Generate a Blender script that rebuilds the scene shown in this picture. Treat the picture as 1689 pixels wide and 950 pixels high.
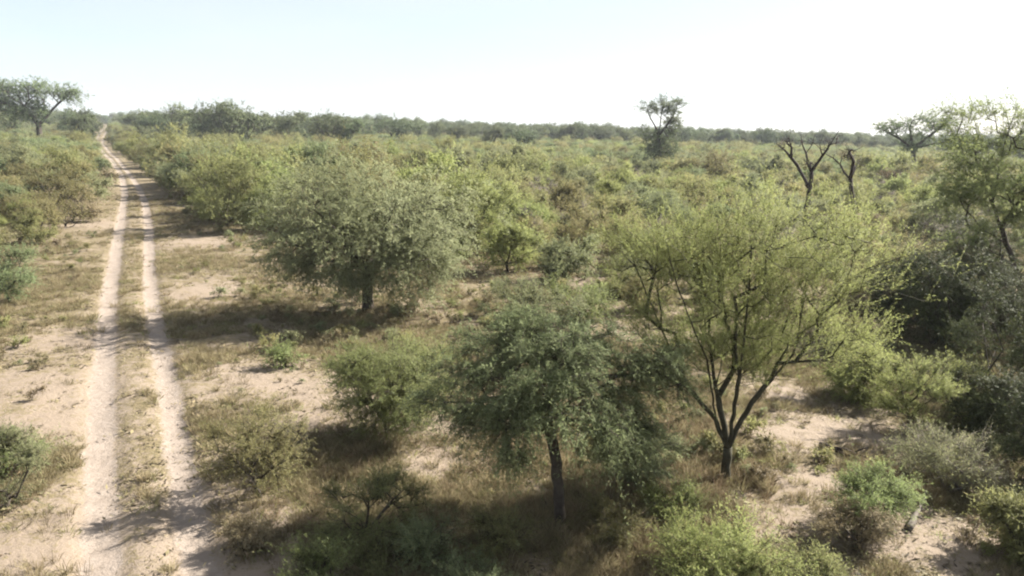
import bpy, math, random
import numpy as np
from mathutils import Matrix, Vector

# ------------------------------------------------------------------ camera, sky, sun, exposure
scene = bpy.context.scene
for o in list(bpy.data.objects):
    bpy.data.objects.remove(o)
W, H, F = 1689.0, 950.0, 1206.0          # photograph size and focal length in its pixels
CAM = np.array((0.0, 0.0, 6.0))
PITCH, ROLL = math.radians(12.4), math.radians(1.4)
FWD = np.array((0, math.cos(PITCH), -math.sin(PITCH)))
UP0 = np.array((0, math.sin(PITCH), math.cos(PITCH)))
R0 = np.array((1.0, 0, 0))
RGT = math.cos(ROLL) * R0 + math.sin(ROLL) * UP0
UPV = -math.sin(ROLL) * R0 + math.cos(ROLL) * UP0
cam = bpy.data.cameras.new('camera')
cam.sensor_width = 36.0
cam.lens = 36.0 * F / W
cam.clip_start = 0.1
cam.clip_end = 8000
cam_ob = bpy.data.objects.new('camera', cam)
scene.collection.objects.link(cam_ob)
cam_ob.matrix_world = Matrix(((RGT[0], UPV[0], -FWD[0], CAM[0]), (RGT[1], UPV[1], -FWD[1], CAM[1]),
                              (RGT[2], UPV[2], -FWD[2], CAM[2]), (0, 0, 0, 1)))
scene.camera = cam_ob

SUN_AZ, SUN_EL = math.radians(62), math.radians(36)     # azimuth clockwise from +Y
world = bpy.data.worlds.new('World')
scene.world = world
world.use_nodes = True
nt = world.node_tree
nt.nodes.clear()
wo = nt.nodes.new('ShaderNodeOutputWorld')
bg = nt.nodes.new('ShaderNodeBackground')
sky = nt.nodes.new('ShaderNodeTexSky')
sky.sky_type = 'NISHITA'
sky.sun_disc = False
sky.sun_elevation = SUN_EL
sky.sun_rotation = SUN_AZ
sky.air_density = 0.7
sky.dust_density = 1.0
sky.ozone_density = 1.0
bg.inputs['Strength'].default_value = 0.05
wtc = nt.nodes.new('ShaderNodeTexCoord')
wmap = nt.nodes.new('ShaderNodeMapping')
wmap.inputs['Scale'].default_value = (1.0, 1.0, 4.0)
wn = nt.nodes.new('ShaderNodeTexNoise')
wn.inputs['Scale'].default_value = 2.2
wn.inputs['Detail'].default_value = 6
wr = nt.nodes.new('ShaderNodeMapRange')
wr.inputs[1].default_value = 0.3; wr.inputs[2].default_value = 0.75
wr.inputs[3].default_value = 0.48; wr.inputs[4].default_value = 0.80
veil = nt.nodes.new('ShaderNodeMixRGB')                     # thin high cloud over the whole sky
veil.inputs[2].default_value = (4.1, 4.3, 4.5, 1)
nt.links.new(wtc.outputs['Generated'], wmap.inputs[0])
nt.links.new(wmap.outputs[0], wn.inputs['Vector'])
nt.links.new(wn.outputs['Fac'], wr.inputs[0])
nt.links.new(wr.outputs[0], veil.inputs[0])
nt.links.new(sky.outputs[0], veil.inputs[1])
nt.links.new(veil.outputs[0], bg.inputs['Color'])
nt.links.new(bg.outputs[0], wo.inputs['Surface'])

sun = bpy.data.lights.new('sun', 'SUN')
sun.energy = 5.0
sun.angle = math.radians(0.5)
sun.color = (1.0, 0.95, 0.87)
sun_ob = bpy.data.objects.new('sun', sun)
scene.collection.objects.link(sun_ob)
SD = Vector((math.sin(SUN_AZ) * math.cos(SUN_EL), math.cos(SUN_AZ) * math.cos(SUN_EL), math.sin(SUN_EL)))
sun_ob.rotation_euler = SD.to_track_quat('Z', 'Y').to_euler()
sun_ob.location = (40, 20, 60)

vs = scene.view_settings
vs.view_transform = 'Standard'
vs.look = 'None'
vs.gamma = 1.0
vs.use_curve_mapping = False
vs.exposure = 2.22
scene.render.engine = 'CYCLES'
scene.cycles.max_bounces = 6
scene.cycles.filter_width = 2.1
scene.cycles.transparent_max_bounces = 8

# ------------------------------------------------------------------ helpers: noise, terrain, projection
rng = np.random.default_rng(7)
_perm = np.random.default_rng(3).random(1 << 16)


def vnoise(x, y, s):
    x = np.asarray(x, float) / s + 1000.3
    y = np.asarray(y, float) / s + 1000.7
    xi = np.floor(x).astype(np.int64); yi = np.floor(y).astype(np.int64)
    fx = x - xi; fy = y - yi
    fx = fx * fx * (3 - 2 * fx); fy = fy * fy * (3 - 2 * fy)

    def h(a, b):
        return _perm[(a * 7919 + b * 104729 + 17) & 0xffff]
    return (h(xi, yi) * (1 - fx) + h(xi + 1, yi) * fx) * (1 - fy) + (h(xi, yi + 1) * (1 - fx) + h(xi + 1, yi + 1) * fx) * fy


def sstep(a, b, v):
    t = np.clip((np.asarray(v, float) - a) / (b - a), 0, 1)
    return t * t * (3 - 2 * t)


def rise(x, y):
    """the broad lie of the land: nearly flat, climbing a little far off on the track's side"""
    x = np.asarray(x, float); y = np.asarray(y, float)
    return (1.5 * sstep(90, 320, y) * sstep(120, -160, x) + 0.5 * (vnoise(x, y, 42) - 0.5) * sstep(25, 80, y)
            + 0.28 * (vnoise(x, y, 7.0) - 0.5))


def ray(px, py):
    return FWD + RGT * ((px - W / 2) / F) + UPV * (-(py - H / 2) / F)


def on_ground(px, py):
    d = ray(px, py)
    z = 0.0
    for _ in range(25):
        t = (z - CAM[2]) / d[2]
        p = CAM + d * t
        z = 0.5 * z + 0.5 * float(rise(p[0], p[1]))
    p = CAM + d * ((z - CAM[2]) / d[2])
    return np.array((p[0], p[1], float(rise(p[0], p[1]))))


def at(px, py, Y):
    d = ray(px, py)
    return CAM + d * (Y / d[1])


def project(x, y, z):
    v = np.stack([np.asarray(x, float) - CAM[0], np.asarray(y, float) - CAM[1], np.asarray(z, float) - CAM[2]], -1)
    dz = v @ FWD
    return W / 2 + F * (v @ RGT) / dz, H / 2 - F * (v @ UPV) / dz, dz


# ------------------------------------------------------------------ helpers: meshes
COL = scene.collection


def make_mesh(name, verts, faces, mat=None, attrs=None, smooth=False):
    """verts (n,3); faces: list of int arrays (m,3) or (m,4)"""
    me = bpy.data.meshes.new(name)
    verts = np.asarray(verts, np.float32)
    me.vertices.add(len(verts))
    me.vertices.foreach_set('co', verts.ravel())
    faces = [np.asarray(f, np.int32) for f in faces if len(f)]
    loops = np.concatenate([f.ravel() for f in faces]) if faces else np.zeros(0, np.int32)
    sizes = np.concatenate([np.full(len(f), f.shape[1], np.int32) for f in faces]) if faces else np.zeros(0, np.int32)
    starts = np.concatenate([[0], np.cumsum(sizes)[:-1]]).astype(np.int32) if len(sizes) else sizes
    me.loops.add(len(loops))
    me.loops.foreach_set('vertex_index', loops)
    me.polygons.add(len(sizes))
    me.polygons.foreach_set('loop_start', starts)
    me.update(calc_edges=True)
    if smooth:
        me.polygons.foreach_set('use_smooth', np.ones(len(sizes), bool))
    for k, v in (attrs or {}).items():
        a = me.attributes.new(k, 'FLOAT', 'POINT')
        a.data.foreach_set('value', np.asarray(v, np.float32))
    if mat:
        me.materials.append(mat)
    return me


def link(name, data, parent=None):
    o = bpy.data.objects.new(name, data)
    COL.objects.link(o)
    if parent is not None:
        o.parent = parent
    return o


def tag(o, label, cat, group=None):
    o['label'] = label
    o['category'] = cat
    if group:
        o['group'] = group
    return o


def nrm(v):
    return v / np.maximum(np.linalg.norm(v, axis=-1, keepdims=True), 1e-9)


# ------------------------------------------------------------------ materials
def new_mat(name):
    m = bpy.data.materials.new(name)
    m.use_nodes = True
    m.node_tree.nodes.clear()
    n = m.node_tree.nodes
    return m, n, m.node_tree.links, n.new('ShaderNodeOutputMaterial')


def noise_node(n, l, scale, detail=4, coord=None, rough=0.6):
    t = n.new('ShaderNodeTexNoise')
    t.inputs['Scale'].default_value = scale
    t.inputs['Detail'].default_value = detail
    t.inputs['Roughness'].default_value = rough
    if coord:
        l.new(coord, t.inputs['Vector'])
    return t


def ramp(n, l, src, stops):
    r = n.new('ShaderNodeValToRGB')
    e = r.color_ramp.elements
    while len(e) < len(stops):
        e.new(0.5)
    for i, (p, c) in enumerate(stops):
        e[i].position = p
        e[i].color = (*c, 1) if len(c) == 3 else c
    l.new(src, r.inputs[0])
    return r


def leaf_mat(name, dark, light, dry, trans=0.3, var=0.25):
    m, n, l, out = new_mat(name)
    a = n.new('ShaderNodeAttribute'); a.attribute_name = 'tint'
    r = ramp(n, l, a.outputs['Fac'], [(0.0, dark), (0.72, light), (0.9, light), (1.0, dry)])
    oi = n.new('ShaderNodeObjectInfo')
    mr = n.new('ShaderNodeMapRange')
    mr.inputs[3].default_value = 1 - var; mr.inputs[4].default_value = 1 + var
    l.new(oi.outputs['Random'], mr.inputs[0])
    hs = n.new('ShaderNodeHueSaturation')
    l.new(r.outputs[0], hs.inputs['Color'])
    l.new(mr.outputs[0], hs.inputs['Value'])
    mh = n.new('ShaderNodeMath'); mh.operation = 'MULTIPLY_ADD'
    mw = n.new('ShaderNodeMath'); mw.operation = 'FRACT'
    m7 = n.new('ShaderNodeMath'); m7.operation = 'MULTIPLY'; m7.inputs[1].default_value = 7.31
    l.new(oi.outputs['Random'], m7.inputs[0]); l.new(m7.outputs[0], mw.inputs[0])
    mh.inputs[1].default_value = 0.05 * var / 0.25; mh.inputs[2].default_value = 0.5 - 0.025 * var / 0.25
    l.new(mw.outputs[0], mh.inputs[0]); l.new(mh.outputs[0], hs.inputs['Hue'])
    p = n.new('ShaderNodeBsdfPrincipled')
    p.inputs['Roughness'].default_value = 0.62
    p.inputs['Specular IOR Level'].default_value = 0.12
    l.new(hs.outputs[0], p.inputs['Base Color'])
    t = n.new('ShaderNodeBsdfTranslucent')
    l.new(hs.outputs[0], t.inputs['Color'])
    mx = n.new('ShaderNodeMixShader'); mx.inputs[0].default_value = trans
    l.new(p.outputs[0], mx.inputs[1]); l.new(t.outputs[0], mx.inputs[2])
    l.new(mx.outputs[0], out.inputs['Surface'])
    return m


def bark_mat(name, c1, c2, scale=9):
    m, n, l, out = new_mat(name)
    tc = n.new('ShaderNodeTexCoord')
    no = noise_node(n, l, scale, 6, tc.outputs['Object'])
    r = ramp(n, l, no.outputs['Fac'], [(0.3, c1), (0.7, c2)])
    p = n.new('ShaderNodeBsdfPrincipled'); p.inputs['Roughness'].default_value = 0.9
    p.inputs['Specular IOR Level'].default_value = 0.15
    l.new(r.outputs[0], p.inputs['Base Color'])
    b = n.new('ShaderNodeBump'); b.inputs['Strength'].default_value = 0.6; b.inputs['Distance'].default_value = 0.02
    n2 = noise_node(n, l, scale * 4, 4, tc.outputs['Object'])
    l.new(n2.outputs['Fac'], b.inputs['Height']); l.new(b.outputs[0], p.inputs['Normal'])
    l.new(p.outputs[0], out.inputs['Surface'])
    return m


M = {}
M['greygreen'] = leaf_mat('greygreen_leaf', (0.165, 0.182, 0.095), (0.250, 0.262, 0.142), (0.27, 0.24, 0.12), 0.54, 0.08)
M['deepgreen'] = leaf_mat('deepgreen_leaf', (0.125, 0.156, 0.072), (0.205, 0.240, 0.120), (0.23, 0.22, 0.10), 0.54, 0.10)
M['yellowgreen'] = leaf_mat('yellowgreen_leaf', (0.178, 0.202, 0.070), (0.255, 0.278, 0.105), (0.30, 0.26, 0.12), 0.54, 0.10)
M['fresh'] = leaf_mat('fresh_leaf', (0.150, 0.180, 0.068), (0.220, 0.250, 0.102), (0.25, 0.24, 0.10), 0.54, 0.12)
M['olive'] = leaf_mat('olive_leaf', (0.150, 0.150, 0.062), (0.232, 0.226, 0.098), (0.28, 0.22, 0.12), 0.54, 0.22)
M['sage'] = leaf_mat('sage_leaf', (0.148, 0.160, 0.080), (0.222, 0.232, 0.120), (0.26, 0.23, 0.13), 0.54, 0.18)
M['brownish'] = leaf_mat('brownish_leaf', (0.131, 0.110, 0.062), (0.206, 0.175, 0.100), (0.30, 0.22, 0.13), 0.34, 0.22)
M['fartree'] = leaf_mat('fartree_leaf', (0.080, 0.105, 0.050), (0.140, 0.165, 0.080), (0.19, 0.175, 0.09), 0.36, 0.22)
M['shadetint'] = leaf_mat('shade_tinted_leaf', (0.038, 0.048, 0.022), (0.080, 0.092, 0.040), (0.17, 0.16, 0.06), 0.30, 0.12)  # shade on the thicket's near side, put into a darker leaf colour
M['bark'] = bark_mat('dark_bark', (0.030, 0.025, 0.020), (0.085, 0.070, 0.055))
M['greenbark'] = bark_mat('green_bark', (0.026, 0.024, 0.016), (0.066, 0.060, 0.038))
M['greentwig'] = bark_mat('green_twig', (0.13, 0.13, 0.055), (0.20, 0.20, 0.085))
M['burnt'] = bark_mat('blackened_bark', (0.018, 0.014, 0.012), (0.060, 0.045, 0.038))
M['greytwig'] = bark_mat('grey_twig', (0.075, 0.062, 0.050), (0.15, 0.13, 0.11), 5)
M['straw'] = leaf_mat('straw_blade', (0.115, 0.092, 0.048), (0.21, 0.175, 0.10), (0.12, 0.12, 0.05), 0.3, 0.15)
M['darklitter'] = leaf_mat('dark_litter', (0.035, 0.026, 0.017), (0.085, 0.066, 0.042), (0.14, 0.12, 0.09), 0.1, 0.15)
M['palestraw'] = leaf_mat('pale_straw_blade', (0.19, 0.155, 0.085), (0.29, 0.245, 0.145), (0.16, 0.15, 0.06), 0.35, 0.15)
M['redgrass'] = leaf_mat('rusty_blade', (0.130, 0.092, 0.056), (0.235, 0.178, 0.115), (0.27, 0.22, 0.13), 0.3, 0.15)


def ground_mat(name):
    m, n, l, out = new_mat(name)
    tc = n.new('ShaderNodeTexCoord')
    co = tc.outputs['Object']
    n_big = noise_node(n, l, 0.22, 5, co)
    n_mid = noise_node(n, l, 1.6, 6, co, 0.7)
    n_fine = noise_node(n, l, 14, 5, co, 0.75)
    bare = n.new('ShaderNodeAttribute'); bare.attribute_name = 'bare'
    rut = n.new('ShaderNodeAttribute'); rut.attribute_name = 'rut'

    def math_(op, a, b, c=None):
        k = n.new('ShaderNodeMath'); k.operation = op
        for i, v in enumerate((a, b, c)):
            if v is None: continue
            if isinstance(v, (int, float)): k.inputs[i].default_value = v
            else: l.new(v, k.inputs[i])
        return k.outputs[0]
    # how much litter and dry grass thatch lies on the sand
    n_clump = noise_node(n, l, 4.5, 5, co, 0.7)
    n_grain = noise_node(n, l, 45, 3, co, 0.7)
    lit = math_('ADD', math_('MULTIPLY', n_mid.outputs['Fac'], 0.55), math_('MULTIPLY', n_clump.outputs['Fac'], 0.55))
    lit = math_('ADD', lit, math_('MULTIPLY', math_('SUBTRACT', n_fine.outputs['Fac'], 0.5), 0.7))
    lit = math_('SUBTRACT', lit, math_('MULTIPLY', bare.outputs['Fac'], 0.15))
    litr = ramp(n, l, lit, [(0.45, (0, 0, 0)), (0.57, (1, 1, 1))])
    sand = ramp(n, l, math_('ADD', math_('MULTIPLY', n_big.outputs['Fac'], 0.5), math_('MULTIPLY', n_grain.outputs['Fac'], 0.5)), [(0.3, (0.140, 0.108, 0.080)), (0.7, (0.215, 0.174, 0.134))])
    thatch = ramp(n, l, math_('ADD', math_('MULTIPLY', n_fine.outputs['Fac'], 0.6), math_('MULTIPLY', n_grain.outputs['Fac'], 0.4)),
                  [(0.32, (0.038, 0.028, 0.016)), (0.48, (0.10, 0.080, 0.044)), (0.62, (0.165, 0.135, 0.080)), (0.75, (0.21, 0.175, 0.11))])
    mx = n.new('ShaderNodeMixRGB')
    l.new(litr.outputs[0], mx.inputs[0]); l.new(sand.outputs[0], mx.inputs[1]); l.new(thatch.outputs[0], mx.inputs[2])
    # worn clean sand of the wheel tracks
    rn = math_('ADD', rut.outputs['Fac'], math_('MULTIPLY', math_('SUBTRACT', n_mid.outputs['Fac'], 0.5), 1.1))
    rn = math_('ADD', rn, math_('MULTIPLY', math_('SUBTRACT', n_fine.outputs['Fac'], 0.5), 0.8))
    rr = ramp(n, l, rn, [(0.42, (0, 0, 0)), (0.60, (1, 1, 1))])
    rc = ramp(n, l, n_clump.outputs['Fac'], [(0.3, (0.165, 0.134, 0.108)), (0.65, (0.212, 0.177, 0.147))])
    mx2 = n.new('ShaderNodeMixRGB')
    l.new(rr.outputs[0], mx2.inputs[0]); l.new(mx.outputs[0], mx2.inputs[1]); l.new(rc.outputs[0], mx2.inputs[2])
    p = n.new('ShaderNodeBsdfPrincipled'); p.inputs['Roughness'].default_value = 0.95
    p.inputs['Specular IOR Level'].default_value = 0.1
    l.new(mx2.outputs[0], p.inputs['Base Color'])
    b = n.new('ShaderNodeBump'); b.inputs['Strength'].default_value = 0.7; b.inputs['Distance'].default_value = 0.05
    hh = math_('ADD', n_clump.outputs['Fac'], math_('MULTIPLY', n_fine.outputs['Fac'], 0.6))
    l.new(hh, b.inputs['Height']); l.new(b.outputs[0], p.inputs['Normal'])
    l.new(p.outputs[0], out.inputs['Surface'])
    return m


M['ground'] = ground_mat('sandy_ground')

# ------------------------------------------------------------------ ground and sand track
RUT_L = [(165, 985), (165, 945), (165, 850), (165, 750), (167, 650), (172, 570), (180, 480), (190, 420), (200, 360),
         (206, 318), (201, 290), (186, 266), (168, 248), (156, 234), (166, 218), (178, 206)]
RUT_R = [(338, 985), (328, 930), (308, 830), (296, 740), (281, 650), (262, 560), (248, 490), (246, 430), (245, 370), (238, 328),
         (221, 297), (200, 270), (181, 251), (168, 236), (174, 219), (184, 206)]
gl = np.array([on_ground(*p) for p in RUT_L]); gr = np.array([on_ground(*p) for p in RUT_R])


def rut_x(g, y):
    y = np.asarray(y, float)
    lo = g[0, 0] + (y - g[0, 1]) * (g[2, 0] - g[0, 0]) / (g[2, 1] - g[0, 1])
    hi = g[-1, 0] + (np.minimum(y, 700) - g[-1, 1]) * (g[-1, 0] - g[0, 0]) / (g[-1, 1] - g[0, 1])
    v = np.interp(y, g[:, 1], g[:, 0])
    return np.where(y < g[0, 1], lo, np.where(y > g[-1, 1], hi, v))


_ys = np.arange(-80, 900, 0.5)
_k = np.ones(11) / 11
_L = np.convolve(np.pad(rut_x(gl, _ys), 5, mode='edge'), _k, 'valid')
_R = np.convolve(np.pad(rut_x(gr, _ys), 5, mode='edge'), _k, 'valid')


def XL(y): return np.interp(y, _ys, _L)
def XR(y): return np.interp(y, _ys, _R)
def XC(y): return 0.5 * (XL(y) + XR(y))


BARE = [(105, 640, 1.6), (60, 700, 1.5), (95, 900, 1.5), (330, 900, 1.5), (300, 850, 1.2), (480, 640, 1.3), (410, 625, 1.2), (520, 690, .9),
        (1290, 715, 1.0), (1370, 712, 1.1), (1430, 722, 0.9), (1335, 800, .7), (1340, 860, .7), (1570, 905, 1.2), (1480, 900, .6),
        (960, 470, 1.1), (1010, 455, 0.9), (140, 370, 2.5), (120, 560, 1.5), (560, 660, .8), (340, 480, 1.5), (330, 400, 2.0),
        (30, 640, 1.2), (720, 760, .7), (600, 690, .7), (380, 940, 1.0), (1290, 650, .8), (700, 700, .8)]
BARE_W = [(on_ground(a, b), r) for a, b, r in BARE]


def bare_at(x, y):
    v = np.zeros_like(np.asarray(x, float))
    for g, r in BARE_W:
        v = np.maximum(v, np.exp(-((x - g[0]) ** 2 + (y - g[1]) ** 2) / (r * r)))
    return v


def rut_at(x, y):
    dl = np.abs(x - XL(y)) * 0.88; dr = np.abs(x - XR(y)) * 0.88
    return np.maximum(1 - dl / 0.50, 1 - dr / 0.46).clip(0, 1)


def height(x, y):
    z = rise(x, y)
    near = sstep(70, 30, y)
    z = z + near * (0.05 * (vnoise(x, y, 0.9) - 0.5) + 0.03 * (vnoise(x + 31, y, 0.33) - 0.5))
    dc = np.abs(x - XC(y)) * 0.88
    z = z - 0.07 * sstep(0.15, 0.6, rut_at(x, y)) + 0.03 * np.exp(-(dc / 0.35) ** 2) * 0.5 * vnoise(x, y, 0.6) - 0.03 * np.exp(-(dc / 2.0) ** 4)
    return z


def spaced(a, b, step, far, g, neg):
    mid = np.arange(a, b, step)
    up = [mid[-1]]; s = step
    while up[-1] < far:
        s *= g; up.append(up[-1] + s)
    dn = [mid[0]]; s = step
    while dn[-1] > neg:
        s *= g; dn.append(dn[-1] - s)
    return np.array(dn[:0:-1] + list(mid) + up[1:])


us = spaced(-7, 22, 0.165, 1500, 1.07, -1500)
ysg = spaced(7.5, 36, 0.165, 1600, 1.035, -60)
U, Yg = np.meshgrid(us, ysg)
Xg = U + XC(Yg)
Zg = height(Xg, Yg)
nx = len(us); ny = len(ysg)
idx = np.arange(nx * ny).reshape(ny, nx)
quads = np.stack([idx[:-1, :-1], idx[:-1, 1:], idx[1:, 1:], idx[1:, :-1]], -1)
istrack = (np.abs(0.5 * (us[:-1] + us[1:])) < 2.0)
V = np.stack([Xg.ravel(), Yg.ravel(), Zg.ravel()], -1)
brv = bare_at(V[:, 0], V[:, 1]); rtv = rut_at(V[:, 0], V[:, 1])


def sub_grid(name, cols, kind_label):
    q = quads[:, cols].reshape(-1, 4)
    used, inv = np.unique(q, return_inverse=True)
    me = make_mesh(name, V[used], [inv.reshape(-1, 4)], M['ground'], {'bare': brv[used], 'rut': rtv[used]}, smooth=True)
    o = link(name, me)
    o['kind'] = 'structure'
    o['label'] = kind_label
    return o


sub_grid('ground', ~istrack, 'dry sandy ground with straw and leaf litter')
sub_grid('sand_track', istrack, 'pale sand track with two worn wheel ruts')

# ------------------------------------------------------------------ plant growing
def tube_chain(P, R, sides, Vs, Fs, off):
    """tapered tube along points P with radii R"""
    if sides >= 5:      # close both ends
        d0 = (P[1] - P[0]) * 0.02; d1 = (P[-1] - P[-2]) * 0.02
        P = np.concatenate([[P[0] - d0], P, [P[-1] + d1]]); R = np.concatenate([[R[0] * 0.02], R, [R[-1] * 0.02]])
    n = len(P)
    T = np.gradient(P, axis=0) if n > 1 else np.array([[0, 0, 1.0]])
    T = nrm(T)
    ref = np.array((1.0, 0.1, 0.05)) if abs(T[0, 2]) > 0.8 else np.array((0.05, 0.1, 1.0))
    a = nrm(np.cross(T, ref)); b = np.cross(T, a)
    th = np.arange(sides) * 2 * np.pi / sides
    ring = P[:, None] + R[:, None, None] * (a[:, None] * np.cos(th)[None, :, None] + b[:, None] * np.sin(th)[None, :, None])
    Vs.append(ring.reshape(-1, 3))
    i = np.arange(n * sides).reshape(n, sides) + off
    j = np.roll(i, -1, axis=1)
    Fs.append(np.stack([i[:-1], j[:-1], j[1:], i[1:]], -1).reshape(-1, 4))
    return off + n * sides


class Plant:
    def __init__(s, seed):
        s.r = np.random.default_rng(seed)
        s.pos = []; s.par = []; s.gen = []; s.lid = []; s.nl = 0

    def limb(s, pts, attach=None, step=0.2, wob=0.03):
        """polyline limb; its first point joins the nearest existing node"""
        pts = np.array(pts, float)
        if s.pos:
            A = np.array(s.pos)
            k = int(np.argmin(((A - pts[0]) ** 2).sum(1)))
            pts[0] = A[k]
            cur = k
        else:
            s.pos.append(pts[0]); s.par.append(-1); s.gen.append(0.0); s.lid.append(0)
            cur = 0
        seg = np.linalg.norm(np.diff(pts, axis=0), axis=1)
        n = max(2, int(seg.sum() / step))
        t = np.concatenate([[0], np.cumsum(seg)])
        tt = np.linspace(0, t[-1], n + 1)[1:]
        for k, q in enumerate(tt):
            p = np.array([np.interp(q, t, pts[:, c]) for c in range(3)]) + s.r.normal(0, wob, 3)
            s.pos.append(p); s.par.append(cur); s.gen.append(s.gen[cur] + 0.6); s.lid.append(s.nl)
            cur = len(s.pos) - 1
        s.nl += 1

    def fill(s, blobs, n, shell=0.45, bow=0.12, bias=0.25, step=0.25, zmin=0.05, clump=14):
        """grow branches from the limbs to points spread through the crown's masses"""
        w = np.array([b[3] * b[4] * b[5] for b in blobs]) ** 0.8
        w = w / w.sum()
        ks = s.r.choice(len(blobs), n, p=w)
        B = np.array(blobs, float)[ks]
        d = nrm(s.r.normal(0, 1, (n, 3)))
        rad = s.r.random(n) ** shell
        P = B[:, :3] + d * rad[:, None] * B[:, 3:6]
        if clump:           # boughs: most points gather round a smaller number of centres
            nc = max(4, n // clump)
            ci = s.r.integers(0, nc, n)
            spread = 0.30 * np.cbrt(B[:nc, 3] * B[:nc, 4] * B[:nc, 5])
            Q = P[ci] + s.r.normal(0, 1, (n, 3)) * spread[ci][:, None] * np.array((1, 1, 0.55))
            m_ = s.r.random(n) < 0.8
            m_[:nc] = False
            P = np.where(m_[:, None], Q, P)
        P[:, 2] = np.maximum(P[:, 2], zmin + s.r.random(n) * 0.15)
        A = np.array(s.pos)
        d0 = np.array([np.sqrt(((A - p) ** 2).sum(1)).min() for p in P])
        order = np.argsort(d0)
        cap = len(s.pos) + n * 14
        buf = np.zeros((cap, 3)); buf[:len(s.pos)] = A
        gen = np.zeros(cap); gen[:len(s.pos)] = s.gen
        m = len(s.pos)
        s.tips = []
        for i in order:
            p = P[i]
            dv = buf[:m] - p
            dd = np.sqrt((dv ** 2).sum(1))
            cost = dd + bias * gen[:m] + 0.35 * np.maximum(dv[:, 2], 0)
            k = int(np.argmin(cost))
            L = dd[k]
            ns = max(1, min(12, int(L / step)))
            a = buf[k].copy(); cur = k
            bend = s.r.normal(0, 0.06, 3) * L + np.array((0, 0, bow * L))
            for j in range(1, ns + 1):
                t = j / ns
                q = a + (p - a) * t + bend * 4 * t * (1 - t)
                if m >= cap: break
                buf[m] = q; gen[m] = gen[cur] + L / ns
                s.pos.append(q); s.par.append(cur); s.gen.append(gen[m]); s.lid.append(s.lid[cur])
                cur = m; m += 1
            s.tips.append(cur)

    def wood(s, r_base, r_tip=0.004, power=2.5):
        n = len(s.pos)
        P = np.array(s.pos); par = np.array(s.par)
        acc = np.zeros(n)
        child = [[] for _ in range(n)]
        for i in range(1, n):
            child[par[i]].append(i)
        r = np.zeros(n)
        for i in range(n - 1, -1, -1):      # parents always come before children
            if not child[i]: acc[i] = 1.0
            r[i] = acc[i] ** (1 / power)
            if par[i] >= 0: acc[par[i]] += acc[i]
        r = r_tip + (r - 1) / max(r[0] - 1, 1e-6) * (r_base - r_tip)
        s.rad = r
        groups = {}
        stack = [(0, None)]
        while stack:
            st, frm = stack.pop()
            ch = [] if frm is None else [frm]
            cur = st
            while True:
                ch.append(cur)
                if not child[cur]: break
                c = sorted(child[cur], key=lambda q: -r[q])
                nxt = next((q for q in c if s.lid[q] == s.lid[st]), None)
                for o in c:
                    if o != nxt: stack.append((o, cur))
                if nxt is None: break
                cur = nxt
            pts = P[ch]; rr = r[ch].copy()
            if frm is not None and len(ch) > 1: rr[0] = min(rr[0], rr[1] * 1.25)
            else:
                rr[0] *= 1.35            # root flare
                if len(rr) > 2: rr[1] *= 1.12
            if len(ch) < 2: continue
            mr = rr.max()
            g = groups.setdefault(s.lid[st], [[], [], 0])
            g[2] = tube_chain(pts, rr, 9 if mr > 0.05 else (5 if mr > 0.014 else 3), g[0], g[1], g[2])
        return groups

    def twigs(s, per, length, up=0.2, out=0.6, rnd=0.7, droop=0.25, nodes=None, centre=None):
        """short end twigs on the outer nodes"""
        P = np.array(s.pos); par = np.array(s.par)
        if nodes is None:
            nodes = np.array(s.tips)
            extra = par[nodes]
            nodes = np.concatenate([nodes, extra[s.rad[extra] < 0.012] if hasattr(s, 'rad') else extra])
        nodes = np.repeat(nodes, per)
        st = P[nodes]
        pd = nrm(P[nodes] - P[np.maximum(par[nodes], 0)])
        c = P.mean(0) if centre is None else np.array(centre)
        od = nrm(st - c)
        d = nrm(pd * 0.6 + od * out + s.r.normal(0, rnd, st.shape) + np.array((0, 0, up)))
        L = length * (0.45 + 0.9 * s.r.random(len(nodes)))
        L = L * np.where(s.r.random(len(L)) < 0.10, 1.9, 1.0)
        s.od = od
        s.tw = (st, d, L, droop * L)
        s.twid = s.r.random(len(nodes))
        return s.tw

    def leaves(s, per, l, w, side=0.9, flat=0.4, dry=0.04):
        st, d, L, dr = s.tw
        n = len(st)
        k = np.repeat(np.arange(n), per)
        t = 0.08 + 0.95 * s.r.random(len(k))
        p = st[k] + d[k] * (L[k] * t)[:, None]
        p[:, 2] -= dr[k] * t * t
        p += s.r.normal(0, 0.012, p.shape)
        ld = nrm(d[k] * 0.75 + side * s.r.normal(0, 0.7, p.shape) + np.array((0, 0, -0.12)))
        nn = nrm(np.array((0, 0, flat)) + 0.75 * s.od[k] + s.r.normal(0, 0.42, p.shape))
        sd = nrm(np.cross(ld, nn)); ld = nrm(ld - 0.6 * nn * (ld * nn).sum(1, keepdims=True))
        ll = l * (0.6 + 0.8 * s.r.random(len(k)))[:, None]
        ww = w * 0.5 * (0.7 + 0.6 * s.r.random(len(k)))[:, None]
        q = np.stack([p + ld * ll * 0.1 * s.r.random((len(k), 1)) + sd * ww, p + ld * ll, p - sd * ww], 1)
        tint = np.clip(0.55 * s.twid[k] + 0.38 * s.r.random(len(k)), 0, 0.88)
        tint = np.where(s.r.random(len(k)) < dry, 0.9 + 0.1 * s.r.random(len(k)), tint)
        f = np.arange(len(k) * 3).reshape(-1, 3)
        return q.reshape(-1, 3), f, np.repeat(tint, 3)

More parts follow.
